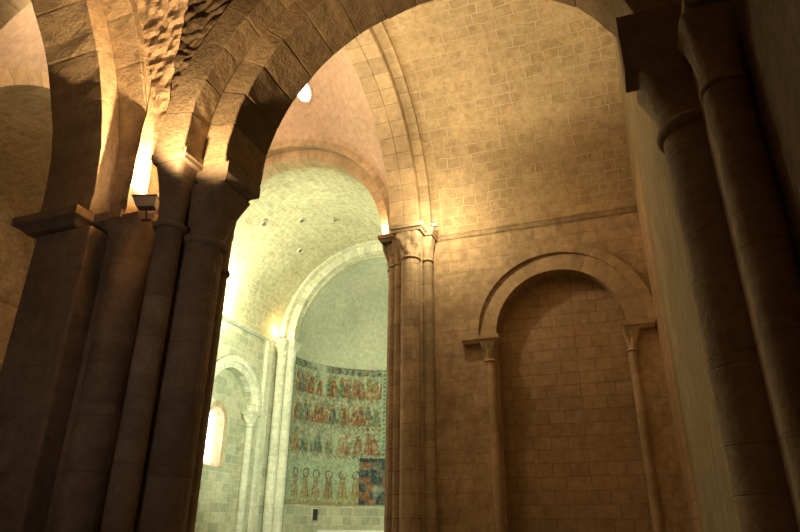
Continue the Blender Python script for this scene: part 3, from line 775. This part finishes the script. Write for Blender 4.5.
# ------------------------------------------------------------------ right pier and aisle wall
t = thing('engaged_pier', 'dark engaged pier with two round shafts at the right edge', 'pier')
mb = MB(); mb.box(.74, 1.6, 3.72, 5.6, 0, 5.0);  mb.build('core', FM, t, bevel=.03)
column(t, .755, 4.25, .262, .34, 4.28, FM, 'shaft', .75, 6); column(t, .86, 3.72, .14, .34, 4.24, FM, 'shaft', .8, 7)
base(t, .755, 4.25, .262, FM); base(t, .86, 3.72, .14, FM)
ring(t, .755, 4.25, .262, 4.30, FM, .09, .045); ring(t, .86, 3.72, .14, 4.26, FM, .05, .02)
capital(t, .755, 4.25, .262, 4.33, 4.84, .30, FM, False, 12, off=(-.07, 0)); capital(t, .86, 3.72, .14, 4.27, 4.80, .2, FM, False, 14, off=(.0, 0))
slab(t, rect(.30, 1.5, 4.00, 4.26), 4.80, 5.34, FM, 'springing_block', 0)
slab(t, rect(.46, 1.5, 4.24, 4.64), 4.78, 4.93, FM, 'abacus', .06)
slab(t, rect(.70, 1.5, 3.52, 4.0), 4.80, 4.94, FM, 'impost', .05)
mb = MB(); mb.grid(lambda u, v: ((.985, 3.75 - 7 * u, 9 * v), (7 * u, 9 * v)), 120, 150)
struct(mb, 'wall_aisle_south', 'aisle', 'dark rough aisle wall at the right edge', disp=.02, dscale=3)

# ------------------------------------------------------------------ floodlights
def floodlight(label, loc, rot, size=.2, glow=True, group=None):
    t = thing('floodlight', label, 'lamp', group); t.location = loc; t.rotation_euler = rot
    s = size
    mb = MB(); mb.prism([(-s * .38, -s * .3), (s * .38, -s * .3), (s * .38, s * .3), (-s * .38, s * .3)], -s * .35, s * .1, scale_top=(0, 0, 1.35))
    mb.build('housing', 'grey', t, bevel=.006)
    mb = MB(); mb.box(-s * .54, s * .54, -s * .43, s * .43, s * .1, s * .16); mb.build('rim', 'dark', t)
    mb = MB(); mb.box(-s * .48, s * .48, -s * .38, s * .38, s * .155, s * .175); mb.build('glass', 'glass', t)
    mb = MB(); mb.box(-s * .03, s * .03, -s * .03, s * .03, -s * .9, -s * .3); mb.box(-s * .2, s * .2, -s * .1, s * .1, -s * .93, -s * .88); mb.build('bracket', 'dark', t)
    return t
def light(name, loc, power, col, size=.15, kind='POINT', rot=None, spot=2.4, blend=.6):
    l = bpy.data.lights.new(name, kind); l.energy = power; l.color = col
    if kind == 'AREA': l.size = size; l.shape = 'DISK'
    else: l.shadow_soft_size = size
    if kind == 'SPOT': l.spot_size = spot; l.spot_blend = blend
    o = bpy.data.objects.new(name, l); o.location = loc
    if rot: o.rotation_euler = Vector(rot).to_track_quat('-Z', 'Y').to_euler()
    C.objects.link(o); return o
WARM = (1, .66, .32); GOLD = (1, .78, .44); GRN_ = (.86, 1.0, .72)
# 1 on the left pier
floodlight('grey floodlight on the ledge of the left pier blazing upward', (-4.62, 4.46, 4.86), (.12, -.12, .5), .24)
light('pier_lamp', (-4.48, 4.66, 5.04), 850, WARM, .04, 'SPOT', (.1, .05, 1), 3.0, .2)
light('arch_fill', (-3.66, 3.25, 4.30), 210, WARM, .05, 'SPOT', (.40, .30, 1), 1.75, .5)  # unseen light without a fixture, added to brighten the arch soffit
# 2 on the middle pier capital, south side
floodlight('small glowing lamp on the capital of the middle pier, right side', (-3.86, 12.60, 8.42), (0, 0, .3), .14)
light('transept_lamp', (-3.62, 11.85, 8.42), 150, GOLD, .05)
# 3 behind the crossing arch, choir side
floodlight('small lamp on the middle pier capital, left side behind the arch', (-5.22, 12.95, 8.42), (0, 0, -.3), .14)
light('choir_arch_lamp', (-5.25, 12.88, 8.6), 60, (1, .74, .42), .05)
# 4 choir capital
floodlight('small lamp glowing on the capital left of the apse', (-12.0, 19.2, 8.30), (0, 0, .2), .14)
light('apse_lamp', (-12.0, 19.1, 8.45), 40, (1, .62, .2), .05)
# added fills for the crossing, then choir and other lights
light('dome_fill', (-8.2, 6.6, 8.2), 900, (1, .76, .46), .2, 'SPOT', (.1, .5, 1), 2.2, .5)  # added unseen light, in place of window light in the dome
light('drum_fill', (-8.9, 8.0, 11.6), 190, (1, .74, .46), .3)  # added soft fill inside the dome, no lamp hangs there
light('choir_flood', (-11.8, 15.3, 8.7), 430, (1, .96, .62), .12)
light('choir_fill', (-7.6, 13.9, 5.0), 1500, GRN_, .5, 'SPOT', (-.42, 1, .45), 2.5, .5)
light('transept_west_lamp', (-3.2, 6.2, 8.5), 980, GOLD, .1, 'SPOT', (.22, .62, 1), 1.65, .5)
light('aisle_fill', (-2.2, -1.6, 2.2), 75, (1, .86, .74), .6, 'SPOT', (-.42, 1, .22), .85, .8)  # added dim fill from behind the camera, not a lamp of the aisle
light('north_arm_lamp', (-14.5, 7.0, 8.4), 70, GOLD, .1)

# ------------------------------------------------------------------ world, camera, view
w = bpy.data.worlds.new('w'); bpy.context.scene.world = w; w.use_nodes = True
w.node_tree.nodes['Background'].inputs[0].default_value = (1, .8, .6, 1); w.node_tree.nodes['Background'].inputs[1].default_value = .001
cam = bpy.data.cameras.new('camera'); co = bpy.data.objects.new('camera', cam); C.objects.link(co)
cam.sensor_width = 36; cam.lens = 610 / 800 * 36; cam.clip_start = .05
pitch, yaw, roll = map(math.radians, (23.5, 20.6, .5))
fw = Vector((-sin(yaw) * cos(pitch), cos(yaw) * cos(pitch), sin(pitch))); r0 = Vector((cos(yaw), sin(yaw), 0)); u0 = r0.cross(fw)
r = r0 * cos(roll) + u0 * sin(roll); u = r.cross(fw)
from mathutils import Matrix
mt = Matrix((r, u, -fw)).transposed().to_4x4(); mt.translation = (0, 0, EYE); co.matrix_world = mt
bpy.context.scene.camera = co
vs = bpy.context.scene.view_settings; vs.view_transform = 'Standard'; vs.look = 'None'; vs.gamma = 1; vs.use_curve_mapping = False; vs.exposure = 0
